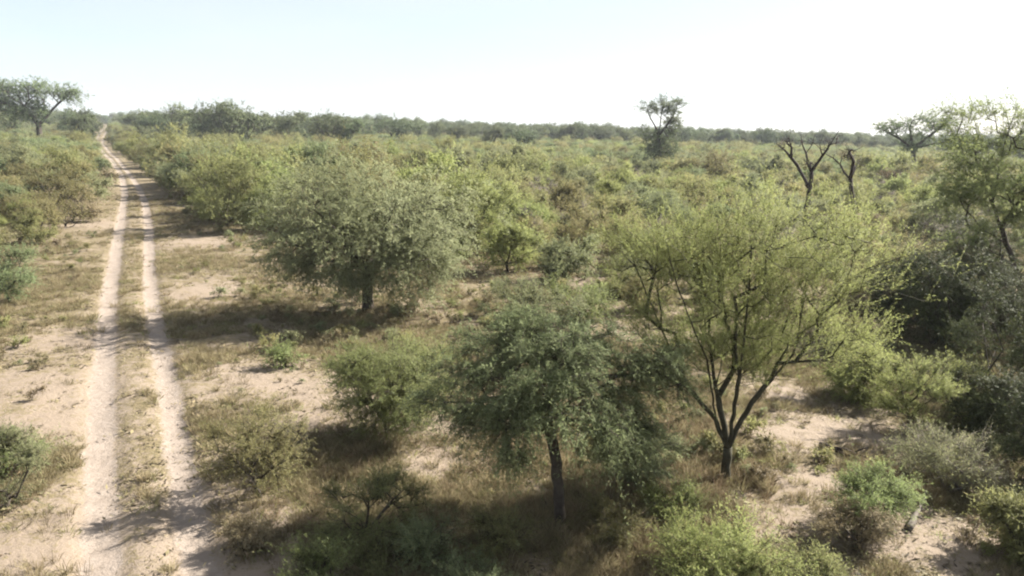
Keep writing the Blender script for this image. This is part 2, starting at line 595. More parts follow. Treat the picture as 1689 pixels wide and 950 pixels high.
    def twig_mesh(s, r=0.003):
        st, d, L, dr = s.tw
        ref = nrm(s.r.normal(0, 1, d.shape))
        a = nrm(np.cross(d, ref)); b = np.cross(d, a)
        end = st + d * L[:, None]; end[:, 2] -= dr
        vs = [st + r * (a * math.cos(th) + b * math.sin(th)) for th in (0, 2.094, 4.189)] + [end]
        v = np.stack(vs, 1).reshape(-1, 3)
        o = (np.arange(len(st)) * 4)[:, None]
        return v, np.concatenate([o + np.array([[k, (k + 1) % 3, 3]]) for k in range(3)], 0)


def plant_meshes(pl, name, leafmat, barkmat, r_base, origin, r_tip=0.004, twig_per=2, twig_len=0.35, leaf_per=12, leaf=(0.07, 0.018),
                 up=0.2, out=0.6, rnd=0.7, droop=0.25, twig_r=0.003, dry=0.04, centre=None, side=0.9, fill_nodes=False, split=False, twigmat=None):
    """returns (wood mesh, foliage mesh or None), relative to origin"""
    groups = pl.wood(r_base, r_tip)
    nodes = None
    if fill_nodes:
        nodes = np.where(pl.rad < r_tip * 2.2)[0]
    pl.twigs(twig_per, twig_len, up, out, rnd, droop, nodes, centre)
    tv, tf = pl.twig_mesh(twig_r)
    if split:       # trunk, each limb and the twigs as meshes of their own
        wood = {k: make_mesh(name + '_wood', np.concatenate(g[0]) - origin, [np.concatenate(g[1])], barkmat, smooth=True) for k, g in sorted(groups.items())}
        wood['twigs'] = make_mesh(name + '_twigs', tv - origin, [tf], twigmat or barkmat)
    else:
        Vs, Fs, off = [], [], 0
        for g in groups.values():
            Vs += g[0]; Fs += [f + off for f in g[1]]; off += g[2]
        wood = make_mesh(name + '_wood', np.concatenate(Vs + [tv]) - origin, [np.concatenate(Fs), tf + off], barkmat, smooth=True)
    fol = None
    if leaf_per:
        lv, lf, ti = pl.leaves(leaf_per, leaf[0], leaf[1], side=side, dry=dry)
        fol = make_mesh(name + '_leaves', lv - origin, [lf], leafmat, {'tint': ti})
    return wood, fol


def place_tree(name, origin, wood, fol, label, cat, group=None, wname='trunk', fname='crown'):
    e = link(name, None)
    e.location = origin
    e.empty_display_size = 0.3
    tag(e, label, cat, group)
    if isinstance(wood, dict):
        c = link(fname, fol, e) if fol else None
        t = None
        for k, me in wood.items():
            if k == 'twigs':
                w = link('twigs', me, c if c is not None else t)
                w['kind'] = 'stuff'
            elif wname == 'stems':
                t0 = link('stem', me, e); t = t or t0
            elif t is None:
                t = link('trunk', me, e)
            else:
                link('limb', me, t)
    else:
        link(wname, wood, e)
        if fol: link(fname, fol, e)
    return e


def hero(seed, base, limbs, blobs, nfill, r_base, matl, matb, name, label, cat='tree', Y=None, fill={}, **kw):
    """a tree whose limbs and crown masses are given as (photo x, photo y, metres behind its foot)"""
    g = on_ground(*base) if Y is None else None
    if g is None:
        g = at(base[0], base[1], Y); g[2] = float(height(g[0], g[1]))
    g[2] = float(height(g[0], g[1]))
    Y0 = g[1]
    pl = Plant(seed)
    for i, lm in enumerate(limbs):
        pts = [at(q[0], q[1], Y0 + (q[2] if len(q) > 2 else 0)) for q in lm]
        if i == 0:
            pts[0] = g - np.array((0, 0, 0.12))
        pl.limb(pts, step=max(0.18, Y0 * 0.012), wob=max(0.008, Y0 * 0.0006))
    for q in range(len(pl.pos)):
        if pl.lid[q] == 0: pl.gen[q] += 6.0
    sc = Y0 / F / math.cos(PITCH)
    bl = []
    for b in blobs:
        c = at(b[0], b[1], Y0 + b[2])
        bl.append((c[0], c[1], c[2], b[3] * sc, b[5], b[4] * sc))
    if nfill:
        pl.fill(bl, nfill, zmin=g[2] + 0.1, **fill)
    else:
        ch = set(pl.par)
        pl.tips = [i for i in range(len(pl.pos)) if i not in ch]
    wood, fol = plant_meshes(pl, name, M[matl] if matl else None, M[matb], r_base, g, split=True, **kw)
    return place_tree(name, g, wood, fol, label, cat)


# ------------------------------------------------------------------ the trees one can tell apart
hero(11, (607, 512),
     [[(607, 512), (606, 470), (600, 432)], [(602, 440), (560, 400, .3), (505, 350, .5), (460, 320, .6)],
      [(602, 436), (640, 390, -.5), (690, 330, -.4), (730, 310, -.2)], [(600, 434), (612, 360, .9), (600, 300, 1.0)],
      [(602, 450), (560, 420, -1), (500, 400, -1.5)], [(604, 455), (660, 430, -1.2), (715, 410, -1.4)],
      [(601, 434), (650, 380, 1.5), (700, 360, 2.2)], [(601, 436), (550, 370, 1.6), (520, 340, 2.2)]],
     [(600, 356, 0, 142, 82, 2.8), (512, 388, -.4, 66, 60, 1.7), (688, 374, 0, 62, 70, 1.9), (610, 428, -1.5, 105, 50, 1.0),
      (695, 442, -.8, 50, 52, 1.0), (502, 432, -.6, 52, 36, 1.2), (560, 445, -1.4, 70, 40, .8), (660, 455, -1.6, 70, 45, .8)], 1650, 0.17, 'greygreen', 'bark', 'spreading_tree',
     'big dome shaped grey green tree throwing a wide shadow towards the track', twig_per=3, twig_len=0.5, leaf_per=14, leaf=(0.10, 0.025),
     up=0.15, droop=0.35)

hero(12, (925, 862),
     [[(925, 862), (921, 800), (914, 740), (905, 695)], [(906, 700), (880, 650), (830, 618, -.2), (765, 640, -.4), (710, 680, -.5)],
      [(907, 702), (950, 655, .3), (1010, 615, .4), (1080, 600, .4)], [(905, 697), (898, 630, .5), (885, 560, .7)],
      [(906, 700), (945, 672, -.4), (1000, 670, -.7), (1040, 690, -.8)], [(905, 697), (925, 640, -.6), (950, 610, -.9)],
      [(906, 699), (850, 650, .7), (795, 590, 1.0)], [(910, 715), (870, 690, -.5), (815, 690, -.8), (775, 720, -.9)]],
     [(905, 590, 0, 120, 60, 1.2), (790, 640, -.2, 85, 42, .8), (1030, 610, .2, 80, 60, .9), (925, 655, -.7, 80, 45, .5),
      (710, 670, -.4, 42, 30, .5), (800, 590, .6, 85, 42, .8), (970, 570, .4, 85, 45, .8), (850, 680, -.6, 60, 35, .5), (1010, 680, -.5, 65, 40, .5),
      (1090, 600, .3, 42, 55, .5), (780, 710, -.8, 40, 26, .4), (860, 535, .5, 60, 30, .6), (900, 640, -.9, 40, 40, .3), (985, 735, -.6, 45, 30, .4), (850, 735, -.8, 45, 26, .4), (1050, 700, -.3, 40, 36, .4)], 1150, 0.085, 'deepgreen', 'bark', 'spreading_tree',
     'dark trunked green tree with a loose feathery crown standing over deep shade', twig_per=3, twig_len=0.34, leaf_per=18, leaf=(0.058, 0.014),
     up=-0.05, droop=0.6)

hero(13, (1195, 792),
     [[(1195, 792), (1198, 760), (1200, 738)], [(1199, 745), (1178, 690, .1), (1135, 640, .1), (1085, 530, .2), (1045, 430, .3), (1015, 360, .3)],
      [(1199, 740), (1182, 640, .2), (1165, 545, .4), (1150, 450, .6), (1135, 350, .7)], [(1201, 738), (1222, 610, -.4), (1235, 490, -.4), (1242, 370, -.3)],
      [(1201, 742), (1240, 662), (1300, 595), (1340, 520, .1), (1395, 470, .2), (1450, 420, .2), (1475, 375, .2)],
      [(1318, 565), (1330, 470, .5), (1330, 380, .6), (1340, 350, .6)], [(1300, 595), (1370, 570, .3), (1420, 560, .5)],
      [(1182, 640, .2), (1205, 540, .9), (1215, 420, 1.2)], [(1135, 640, .1), (1090, 590, -.3), (1040, 540, -.3)],
      [(1178, 690, .1), (1168, 600, -.5), (1120, 480, -.8), (1095, 390, -.8)]],
     [(1230, 412, 0, 205, 80, 1.3), (1065, 428, 0, 66, 80, .8), (1395, 428, .1, 66, 74, .8), (1205, 510, 0, 150, 90, 1.1),
      (1375, 560, .4, 70, 38, .6), (1070, 540, -.1, 60, 60, .5), (1210, 590, .1, 130, 50, .8), (1300, 500, .3, 110, 80, .9)], 1350, 0.08, 'yellowgreen', 'greenbark', 'upright_tree',
     'yellow green tree with many dark forking limbs beside the pale sand patch', fill=dict(bow=-0.05, bias=0.15),
     twig_per=3, twig_len=0.48, leaf_per=14, leaf=(0.046, 0.011), twigmat=M['greentwig'], up=0.95, out=0.3, rnd=0.45, droop=0.05, side=0.6)

hero(14, (1700, 528),
     [[(1700, 528), (1686, 480), (1662, 405), (1640, 345), (1605, 275), (1585, 215)], [(1652, 372), (1690, 318, -.5), (1730, 270, -.6)],
      [(1635, 335), (1655, 245, .5), (1680, 165, .6)], [(1660, 400), (1625, 380, -.6), (1580, 330, -.8)], [(1672, 440), (1640, 415, -.8), (1610, 400, -1)],
      [(1686, 482), (1740, 400, .4), (1790, 330, .5)]],
     [(1590, 222, 0, 48, 48, 1.0), (1660, 215, .3, 58, 52, 1.1), (1625, 290, -.3, 70, 45, 1.2), (1735, 240, -.4, 65, 75, 1.3),
      (1590, 330, -.6, 45, 35, .8), (1690, 330, -.5, 50, 40, .9), (1800, 320, .4, 70, 80, 1.4), (1600, 385, -.9, 45, 30, .8), (1640, 420, -.8, 40, 28, .8)], 1100, 0.10, 'fresh', 'bark', 'leaning_tree',
     'tall tree leaning out of the dark thicket with a loose crown against the sky', twig_per=3, twig_len=0.5, leaf_per=11, leaf=(0.09, 0.026), up=0.2)

# two blackened snags standing out of the scrub
hero(15, (1330, 387),
     [[(1330, 387), (1331, 335), (1337, 300), (1338, 282)], [(1338, 284), (1329, 255, .3), (1320, 222, .4)], [(1338, 286), (1352, 262, -.4), (1370, 238, -.5), (1383, 215, -.5)],
      [(1334, 310), (1318, 280, .5), (1303, 255, .6), (1282, 240, .8)], [(1329, 255, .3), (1340, 235, .8), (1345, 220, 1.0)],
      [(1352, 262, -.4), (1350, 240, -.9), (1358, 222, -1.2)], [(1303, 255, .6), (1305, 238, .4), (1300, 225, .3)]],
     [(1328, 235, .5, 28, 22, 1.0), (1368, 232, -.4, 24, 20, .9), (1298, 242, .6, 22, 16, .8), (1345, 262, 0, 22, 22, .9)], 80, 0.15, None, 'burnt', 'dead_tree', 'blackened leafless tree, the wider forked one of two in the scrub', leaf_per=0, twig_per=3, twig_len=0.6,
     twig_r=0.010, r_tip=0.016, up=0.5)
hero(16, (1410, 390),
     [[(1410, 390), (1408, 335), (1402, 295)], [(1402, 297), (1385, 270, .3), (1362, 252, .6)], [(1403, 300), (1406, 265, -.3), (1394, 238, -.4)],
      [(1402, 296), (1412, 275, .5), (1420, 262, .6)]],
     [(1372, 256, .5, 22, 14, .7), (1400, 248, -.3, 16, 16, .7), (1416, 266, .5, 12, 12, .6)], 50, 0.13, None, 'burnt', 'dead_tree', 'blackened leafless tree, the slimmer one of two with a bent top', leaf_per=0, twig_per=3, twig_len=0.5,
     twig_r=0.010, r_tip=0.016, up=0.3)

# far trees with a shape of their own
hero(17, (65, 240), [[(65, 240), (64, 216), (66, 206)], [(65, 210), (80, 190, 1), (94, 174, 2), (108, 160, 2)], [(65, 208), (50, 190, -1), (30, 178, -2), (5, 168, -3)],
                    [(80, 190, 1), (74, 168, 3), (60, 150, 3)], [(50, 190, -1), (40, 172, -3), (20, 160, -4)]],
     [(80, 150, 1, 46, 12, 4), (110, 158, 2, 17, 12, 3), (28, 174, -1, 42, 15, 4), (2, 158, -2, 26, 22, 4), (48, 186, -2, 26, 10, 3), (-30, 170, 0, 30, 22, 4)],
     1000, 0.42, 'fartree', 'bark', 'umbrella_tree', 'lone flat topped tree with a forked trunk rising over the scrub by the track', Y=132,
     twig_per=3, twig_len=1.1, leaf_per=8, leaf=(0.34, 0.12), r_tip=0.02, twig_r=0.012, fill=dict(step=0.8))
hero(18, (1090, 272), [[(1090, 272), (1089, 240), (1086, 225)], [(1087, 228), (1074, 200, .5), (1068, 182, 1)], [(1087, 226), (1106, 200, -.5), (1115, 180, -1)], [(1087, 226), (1090, 195, 1), (1092, 180, 1.5)]],
     [(1072, 178, 1, 20, 11, 2), (1108, 178, -1, 18, 13, 2), (1090, 172, 1, 18, 8, 2), (1088, 232, 0, 27, 22, 3.2), (1112, 205, 0, 9, 14, 1.5), (1088, 250, 0, 22, 16, 3)],
     600, 0.26, 'fartree', 'bark', 'two_tiered_tree', 'tall thin tree with see-through top above a dense dark lower crown', Y=112,
     twig_per=3, twig_len=0.8, leaf_per=8, leaf=(0.27, 0.09), r_tip=0.015, twig_r=0.012, fill=dict(step=0.7))
hero(19, (1508, 292), [[(1508, 292), (1508, 258), (1505, 245)], [(1506, 250), (1480, 228), (1455, 212)], [(1506, 248), (1530, 225, 1), (1560, 205, 1)], [(1505, 246), (1503, 215, 1), (1495, 192, 1)],
                     [(1506, 248), (1540, 238, -1), (1575, 232, -1)]],
     [(1468, 212, 0, 28, 14, 2.5), (1500, 200, 1, 26, 16, 2.5), (1545, 202, 1, 32, 18, 2.5), (1578, 228, -1, 18, 14, 2), (1520, 232, 0, 30, 14, 2.5)],
     430, 0.30, 'fartree', 'bark', 'open_crowned_tree', 'wide thin crowned tree on the skyline past the blackened trees', Y=106,
     twig_per=3, twig_len=0.8, leaf_per=7, leaf=(0.26, 0.09), r_tip=0.016, twig_r=0.012, fill=dict(step=0.7))
print('heroes done')


# ------------------------------------------------------------------ bushes: prototypes
def bush_proto(seed, name, w, h, leafmat, barkmat='bark', nst=7, nfill=220, upright=0.0, twig_len=0.32, twig_per=3, leaf_per=10, leaf=(0.06, 0.017),
               up=0.3, droop=0.15, rnd=0.7, r_base=0.035, lobes=7, dry=0.05, twig_r=0.003, low=0.45, split=False, side=0.9):
    r = np.random.default_rng(seed)
    pl = Plant(seed)
    pl.limb([(0, 0, -0.08), (0, 0, 0.04)], step=0.1, wob=0)
    for i in range(nst):
        a = i * 2 * math.pi / nst + r.normal(0, 0.3)
        sp = (0.30 + 0.25 * r.random()) * w * (1 - 0.5 * upright)
        hh = h * (0.55 + 0.3 * r.random())
        pl.limb([(0, 0, 0.02), (math.cos(a) * sp * 0.4, math.sin(a) * sp * 0.4, hh * 0.5), (math.cos(a) * sp, math.sin(a) * sp, hh)], step=0.15 * h / 2 + 0.05, wob=0.02)
    bl = [(0, 0, h * 0.55, w * 0.31, w * 0.31, h * 0.34)]
    if low < 0.5:      # skirt of low branches
        bl.append((0, 0, h * 0.28, w * 0.40, w * 0.40, h * 0.2))
    for i in range(lobes):
        a = i * 2 * math.pi / lobes + r.normal(0, 0.4)
        d = w * (0.20 + 0.22 * r.random())
        rr = w * (0.12 + 0.13 * r.random())
        zz = h * (low + (0.85 - low) * r.random() * (0.6 + 0.4 * r.random()))
        bl.append((math.cos(a) * d, math.sin(a) * d, zz, rr, rr, min(h * 0.3, rr * (0.8 + upright))))
    pl.fill(bl, nfill, zmin=0.06, step=0.2 * h / 2 + 0.05, bow=0.1 - 0.15 * upright)
    return plant_meshes(pl, name, M[leafmat] if leafmat else None, M[barkmat], r_base, np.zeros(3), r_tip=0.004, twig_per=twig_per, twig_len=twig_len,
                        leaf_per=leaf_per, leaf=leaf, up=up, droop=droop, rnd=rnd, twig_r=twig_r, dry=dry, side=side, split=split)


def hero_bush(seed, base, wpx, hpx, leafmat, name, label, barkmat='bark', depth=1.0, **kw):
    g = on_ground(*base)
    g[2] = float(height(g[0], g[1]))
    sc = float(np.linalg.norm((g - CAM)[:2])) / F
    w, h = wpx * sc, hpx * sc * 1.05
    wood, fol = bush_proto(seed, name, w, h, leafmat, barkmat, split=True, **kw)
    e = place_tree(name, g, wood, fol, label, 'bush', None, 'stems', 'foliage')
    e.scale = (1, depth, 1)
    return e


near = dict(leaf=(0.042, 0.011), leaf_per=18, twig_len=0.28, twig_per=3)
hero_bush(31, (640, 722), 225, 190, 'fresh', 'leafy_bush', 'bright fresh green rounded bush in front of the big domed tree', nfill=900, nst=10, r_base=0.02, up=0.35, low=0.4, **near)
hero_bush(32, (432, 818), 165, 160, 'olive', 'thin_bush', 'thin olive bush with a dark skirt beside the right wheel rut', nfill=210, low=0.35, dry=0.12, **near)
hero_bush(133, (608, 893), 170, 130, 'olive', 'shaded_bush', 'low olive bush half lost in the shade of the dark trunked tree', nfill=200, low=0.35, **near)
hero_bush(34, (525, 985), 110, 90, 'fresh', 'pale_bush', 'small pale leafed bush catching sun at the edge of the shade', nfill=110, **near)
hero_bush(35, (1045, 800), 150, 140, 'sage', 'blue_green_bush', 'soft blue green bush beside the dark tree trunk', nfill=230, low=0.4, **near)
hero_bush(36, (1180, 965), 240, 125, 'yellowgreen', 'grassy_bush', 'low broad yellow green bush below the yellow green tree', nfill=330, up=0.7, low=0.35, dry=0.15, **near)
hero_bush(37, (1440, 868), 115, 100, 'fresh', 'dense_bush', 'small dense green bush at the end of the sand patch', nfill=210, low=0.4, **near)
hero_bush(38, (1415, 905), 110, 80, 'brownish', 'dark_bush', 'low brown bush huddled under the small dense green bush', nfill=110, low=0.35, **near)
hero_bush(39, (1500, 712), 115, 125, 'yellowgreen', 'upright_bush', 'upright yellow green bush in front of the dark thicket', nfill=240, upright=0.7, up=0.9, rnd=0.4, **near)
hero_bush(40, (1572, 700), 90, 95, 'yellowgreen', 'upright_bush', 'smaller yellow green bush next to the upright one by the thicket', nfill=150, upright=0.6, up=0.8, rnd=0.45, **near)
hero_bush(41, (1560, 808), 160, 110, 'sage', 'thin_grey_bush', 'thin greyish bush with few leaves below the dark thicket', barkmat='greytwig', nfill=300, low=0.35, dry=0.2, leaf=(0.035, 0.009), leaf_per=8, twig_len=0.26, twig_per=4)
hero_bush(42, (770, 425), 150, 165, 'yellowgreen', 'golden_bush', 'tall golden green bush close behind the big domed tree', nfill=420, leaf=(0.10, 0.03), leaf_per=10, twig_len=0.45, up=0.5, r_base=0.05)
hero_bush(43, (375, 376), 165, 150, 'olive', 'dark_skirted_bush', 'tall olive bush with a black shaded skirt beside the track clearing', nfill=420, leaf=(0.11, 0.034), leaf_per=11, twig_len=0.45, low=0.25, r_base=0.05)
hero_bush(44, (325, 320), 125, 88, 'sage', 'rounded_bush', 'rounded sage coloured bush bulging into the bend of the track', nfill=360, leaf=(0.15, 0.05), leaf_per=10, twig_len=0.6, low=0.25, r_base=0.06)
hero_bush(45, (278, 290), 112, 76, 'olive', 'hollow_bush', 'rounded bush with a dark hollow side where the track narrows', nfill=360, leaf=(0.18, 0.06), leaf_per=10, twig_len=0.7, low=0.25, r_base=0.07)
hero_bush(46, (18, 498), 75, 90, 'deepgreen', 'round_bush', 'round deep green bush alone in the grass across the track', nfill=230, leaf=(0.07, 0.02), low=0.35)
hero_bush(47, (5, 840), 120, 105, 'sage', 'ragged_bush', 'ragged grey green bush across the track on bare sand', nfill=120, low=0.35, dry=0.12, **near)
hero_bush(48, (20, 790), 80, 80, 'fresh', 'small_bush', 'small yellow green bush behind the ragged grey one', nfill=110, low=0.35, **near)
hero_bush(49, (880, 530), 160, 80, 'sage', 'low_bush', 'low pale green bush on the open ground between the trees', nfill=260, leaf=(0.07, 0.02), low=0.35)
hero_bush(50, (960, 525), 130, 70, 'fresh', 'low_bush', 'low spreading green bush behind the loose feathery crown', nfill=220, leaf=(0.07, 0.02), low=0.35)
hero_bush(51, (470, 605), 60, 32, 'fresh', 'tiny_bush', 'tiny green bush at the tip of the big tree shadow', nfill=60, leaf=(0.06, 0.02), low=0.35)
hero_bush(52, (1575, 455), 110, 80, None, 'leafless_bush', 'pale grey leafless bush at the foot of the leaning tree', barkmat='greytwig', nfill=300, leaf_per=0, twig_per=5, twig_len=0.5, twig_r=0.008, low=0.35)
UNDER = [(640, 940, 120, 60, 'olive', 'low dull bush at the sandy rim of the deep shade'), (770, 985, 150, 70, 'deepgreen', 'dark green bush at the near end of the deep shade'), (700, 935, 140, 75, 'deepgreen', 'low dark green bush deep in the shade of the dark trunked tree'), (835, 905, 110, 60, 'olive', 'small olive bush just behind the shade by the dark trunk'),
         (1015, 890, 130, 60, 'olive', 'low olive undergrowth bush in front of the dark trunk'),
         (1110, 850, 100, 50, 'yellowgreen', 'small yellowish bush between the two front tree trunks'),
         (1340, 960, 90, 45, 'olive', 'low olive bush on the sandy ground below the small dense green one'), (420, 900, 70, 32, 'brownish', 'small brown weed bush beside the thin olive bush')]
for i, (a, b, w, h, mt, lb) in enumerate(UNDER):
    hero_bush(90 + i, (a, b), w, h, mt, 'undergrowth_bush', lb, nfill=95, low=0.3, r_base=0.02, dry=0.15, **near)
# the dark thicket around the leaning tree
TH = [(1480, 555, 145, 130, 'shadetint', 'deep green bush at the near corner of the dark thicket'), (1560, 580, 170, 165, 'shadetint', 'dull green bush in the middle of the dark thicket'),
      (1655, 655, 180, 195, 'shadetint', 'dark green bush bulging out of the thicket under the leaning tree'), (1625, 540, 165, 135, 'shadetint', 'dull green bush beside the foot of the leaning trunk'),
      (1530, 520, 130, 130, 'brownish', 'brown dried bush at the back of the dark thicket'), (1705, 790, 120, 170, 'shadetint', 'dull bush at the shaded outer end of the thicket'),
      (1440, 500, 120, 95, 'olive', 'low olive bush behind the yellow green tree and the thicket'), (1755, 690, 150, 250, 'shadetint', 'tall dark bush past the leaning trunk'),
      (1625, 725, 115, 120, 'shadetint', 'dark green bush behind the greyish bush below the thicket'), (1535, 570, 150, 125, 'shadetint', 'deep green bush behind the upright yellow green bush'),
      (1600, 570, 150, 135, 'shadetint', 'broad dark bush in the heart of the thicket'), (1700, 590, 150, 120, 'shadetint', 'dark bush right in front of the leaning trunk'),
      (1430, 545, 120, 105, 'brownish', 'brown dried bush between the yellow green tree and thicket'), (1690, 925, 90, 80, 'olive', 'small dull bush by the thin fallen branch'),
      (1605, 480, 165, 140, 'shadetint', 'tall dark bush at the far back of the thicket'), (1525, 475, 140, 105, 'shadetint', 'lower dark bush at the far back of the thicket'),
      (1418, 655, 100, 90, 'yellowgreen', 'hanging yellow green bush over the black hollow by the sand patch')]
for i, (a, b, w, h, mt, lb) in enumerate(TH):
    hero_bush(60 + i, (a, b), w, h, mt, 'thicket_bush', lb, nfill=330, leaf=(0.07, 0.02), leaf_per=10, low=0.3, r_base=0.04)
print('hero bushes done')

# ------------------------------------------------------------------ scrub: many bushes, copies of a few kinds
KINDS = {
    'olive': [bush_proto(101 + i, 'olive_bush', 3.0, 2.3, 'olive', nfill=260, leaf=(0.115, 0.036), leaf_per=14, twig_len=0.45, low=0.3, r_base=0.05) for i in range(3)],
    'sage': [bush_proto(111 + i, 'sage_bush', 3.2, 2.4, 'sage', nfill=260, leaf=(0.115, 0.036), leaf_per=14, twig_len=0.45, low=0.3, r_base=0.05) for i in range(3)],
    'yellow': [bush_proto(121 + i, 'yellow_bush', 2.6, 2.4, 'yellowgreen', nfill=230, leaf=(0.11, 0.034), leaf_per=13, twig_len=0.5, up=0.8, upright=0.5, low=0.35, r_base=0.05) for i in range(2)],
    'brown': [bush_proto(131 + i, 'brown_bush', 2.6, 1.6, 'brownish', nfill=200, leaf=(0.13, 0.04), leaf_per=7, twig_len=0.45, low=0.3, r_base=0.04) for i in range(2)],
    'tall': [bush_proto(161 + i, 'feathery_bush', 2.8, 3.4, 'olive', nfill=200, leaf=(0.12, 0.034), leaf_per=8, twig_len=0.6, up=0.9, upright=0.8, rnd=0.45, low=0.4, r_base=0.05, dry=0.1) for i in range(2)],
    'green': [bush_proto(141 + i, 'green_bush', 2.8, 2.6, 'deepgreen', nfill=250, leaf=(0.115, 0.036), leaf_per=15, twig_len=0.42, low=0.3, r_base=0.05) for i in range(2)],
}
BARE_PROTO = bush_proto(151, 'grey_bush', 2.4, 1.7, None, 'greytwig', nfill=230, leaf_per=0, twig_per=5, twig_len=0.5, twig_r=0.008, low=0.35)
KNAMES = ['olive', 'sage', 'yellow', 'brown', 'green', 'tall']
KP = np.array([0.30, 0.22, 0.15, 0.12, 0.08, 0.13])
WORDS = {'olive': 'olive green rounded bush', 'sage': 'grey green feathery bush', 'yellow': 'yellowish upright bush', 'brown': 'low brownish half dry bush', 'green': 'darker leafy green bush', 'tall': 'tall thin feathery bush'}


def joined(wood, fol, name):
    """wood and leaves of a far bush as one mesh: every other leaf, a size larger"""
    vw = np.zeros(len(wood.vertices) * 3, np.float32); wood.vertices.foreach_get('co', vw)
    vf = np.zeros(len(fol.vertices) * 3, np.float32); fol.vertices.foreach_get('co', vf)
    lw = np.zeros(len(wood.loops), np.int32); wood.loops.foreach_get('vertex_index', lw)
    nq = len(wood.loops) - 3 * len(wood.polygons)          # quads come first, then the twigs' triangles
    fw = lw[:nq * 4].reshape(-1, 4)
    t = np.zeros(len(fol.vertices), np.float32); fol.attributes['tint'].data.foreach_get('value', t)
    q = vf.reshape(-1, 3, 3)[::2]
    c = q.mean(1, keepdims=True)
    q = c + (q - c) * 1.42
    t = t.reshape(-1, 3)[::2].ravel()
    nv = len(wood.vertices)
    me = make_mesh(name, np.concatenate([vw.reshape(-1, 3), q.reshape(-1, 3)]), [fw, np.arange(len(q) * 3).reshape(-1, 3) + nv], None,
                   {'tint': np.concatenate([np.zeros(nv), t])})
    me.materials.append(wood.materials[0]); me.materials.append(fol.materials[0])
    mi = np.zeros(len(me.polygons), np.int32); mi[len(fw):] = 1
    me.polygons.foreach_set('material_index', mi)
    return me


JOIN = {k: [joined(w, f, k + '_bush_far') for w, f in v] for k, v in KINDS.items()}

# where scrub grows: outlines in the photograph of the ground it covers
SCRUB_L = [(-400, 560), (-60, 470), (40, 420), (95, 392), (130, 360), (170, 322), (186, 300), (150, 262), (138, 240), (150, 218), (160, 203), (-900, 195)]
SCRUB_R = [(1900, 190), (190, 203), (182, 222), (178, 240), (205, 262), (245, 283), (300, 325), (330, 372), (450, 388), (560, 385), (680, 420), (790, 450),
           (850, 452), (1000, 478), (1080, 520), (1400, 560), (1900, 560), (2600, 300)]


def inside(poly, x, y):
    c = np.zeros(np.shape(x), bool)
    n = len(poly)
    for i in range(n):
        x1, y1 = poly[i]; x2, y2 = poly[(i + 1) % n]
        k = ((y1 > y) != (y2 > y)) & (x < (x2 - x1) * (y - y1) / (y2 - y1 + 1e-9) + x1)
        c ^= k
    return c


def scatter_points(ymin, ymax, rmin, n, seed, margin=0.78):
    r = np.random.default_rng(seed)
    y = np.sqrt(r.random(n) * (ymax ** 2 - ymin ** 2) + ymin ** 2)
    x = (r.random(n) * 2 - 1) * margin * y
    x = np.where(y < 30, x, x)
    px, py, _ = project(x, y, rise(x, y))
    ok = (inside(SCRUB_L, px, py) & (px < 300)) | inside(SCRUB_R, px, py)
    ok &= np.abs(x - XC(y)) * 0.88 > 3.0 - 0.9 * sstep(50, 90, y)
    x, y = x[ok], y[ok]
    cell = {}
    keep = []
    for i in range(len(x)):
        cx, cy = int(x[i] // rmin), int(y[i] // rmin)
        bad = False
        for a in (-1, 0, 1):
            for b in (-1, 0, 1):
                for j in cell.get((cx + a, cy + b), ()):
                    if (x[i] - x[j]) ** 2 + (y[i] - y[j]) ** 2 < rmin * rmin:
                        bad = True
        if not bad:
            cell.setdefault((cx, cy), []).append(i); keep.append(i)
    return x[keep], y[keep]


rr = np.random.default_rng(77)
LANDMARKS = [((607, 512), None, 'behind the big domed tree'), ((770, 425), None, 'around the tall golden bush'), ((1195, 500), None, 'behind the yellow green forking tree'),
             ((1330, 387), None, 'around the wider blackened tree'), ((1410, 390), None, 'around the slimmer blackened tree'), ((1640, 500), None, 'beyond the leaning tree'),
             ((1090, 272), None, 'near the two tiered tree'), ((1508, 292), None, 'near the thin crowned skyline tree'), ((300, 300), None, 'by the bend of the track'),
             ((480, 330), None, 'between the big domed tree and track bend'), ((700, 270), None, 'below the high skyline clump'), ((900, 330), None, 'in the open scrub past the golden bush'),
             ((1000, 290), None, 'towards the two tiered tree'), ((1250, 430), None, 'between the yellow green tree and wider blackened tree'),
             ((1540, 400), None, 'between the slimmer blackened tree and leaning tree'), ((1420, 310), None, 'past the slimmer blackened tree towards the skyline'), ((1240, 320), None, 'past the wider blackened tree towards the skyline'),
             ((1620, 330), None, 'far beyond the leaning tree')]
LMW = [(on_ground(*p), t) for p, _, t in LANDMARKS]
LEFT = [((20, 470), 'behind the round deep green bush'), ((80, 340), 'in the low scrub across the track'), ((65, 245), 'around the lone flat topped tree'), ((150, 290), 'opposite the bend of the track')]
LEFTW = [(on_ground(*p), t) for p, t in LEFT]


def near_what(x, y, left):
    return min(LEFTW if left else LMW, key=lambda q: (q[0][0] - x) ** 2 + (q[0][1] - y) ** 2)[1]


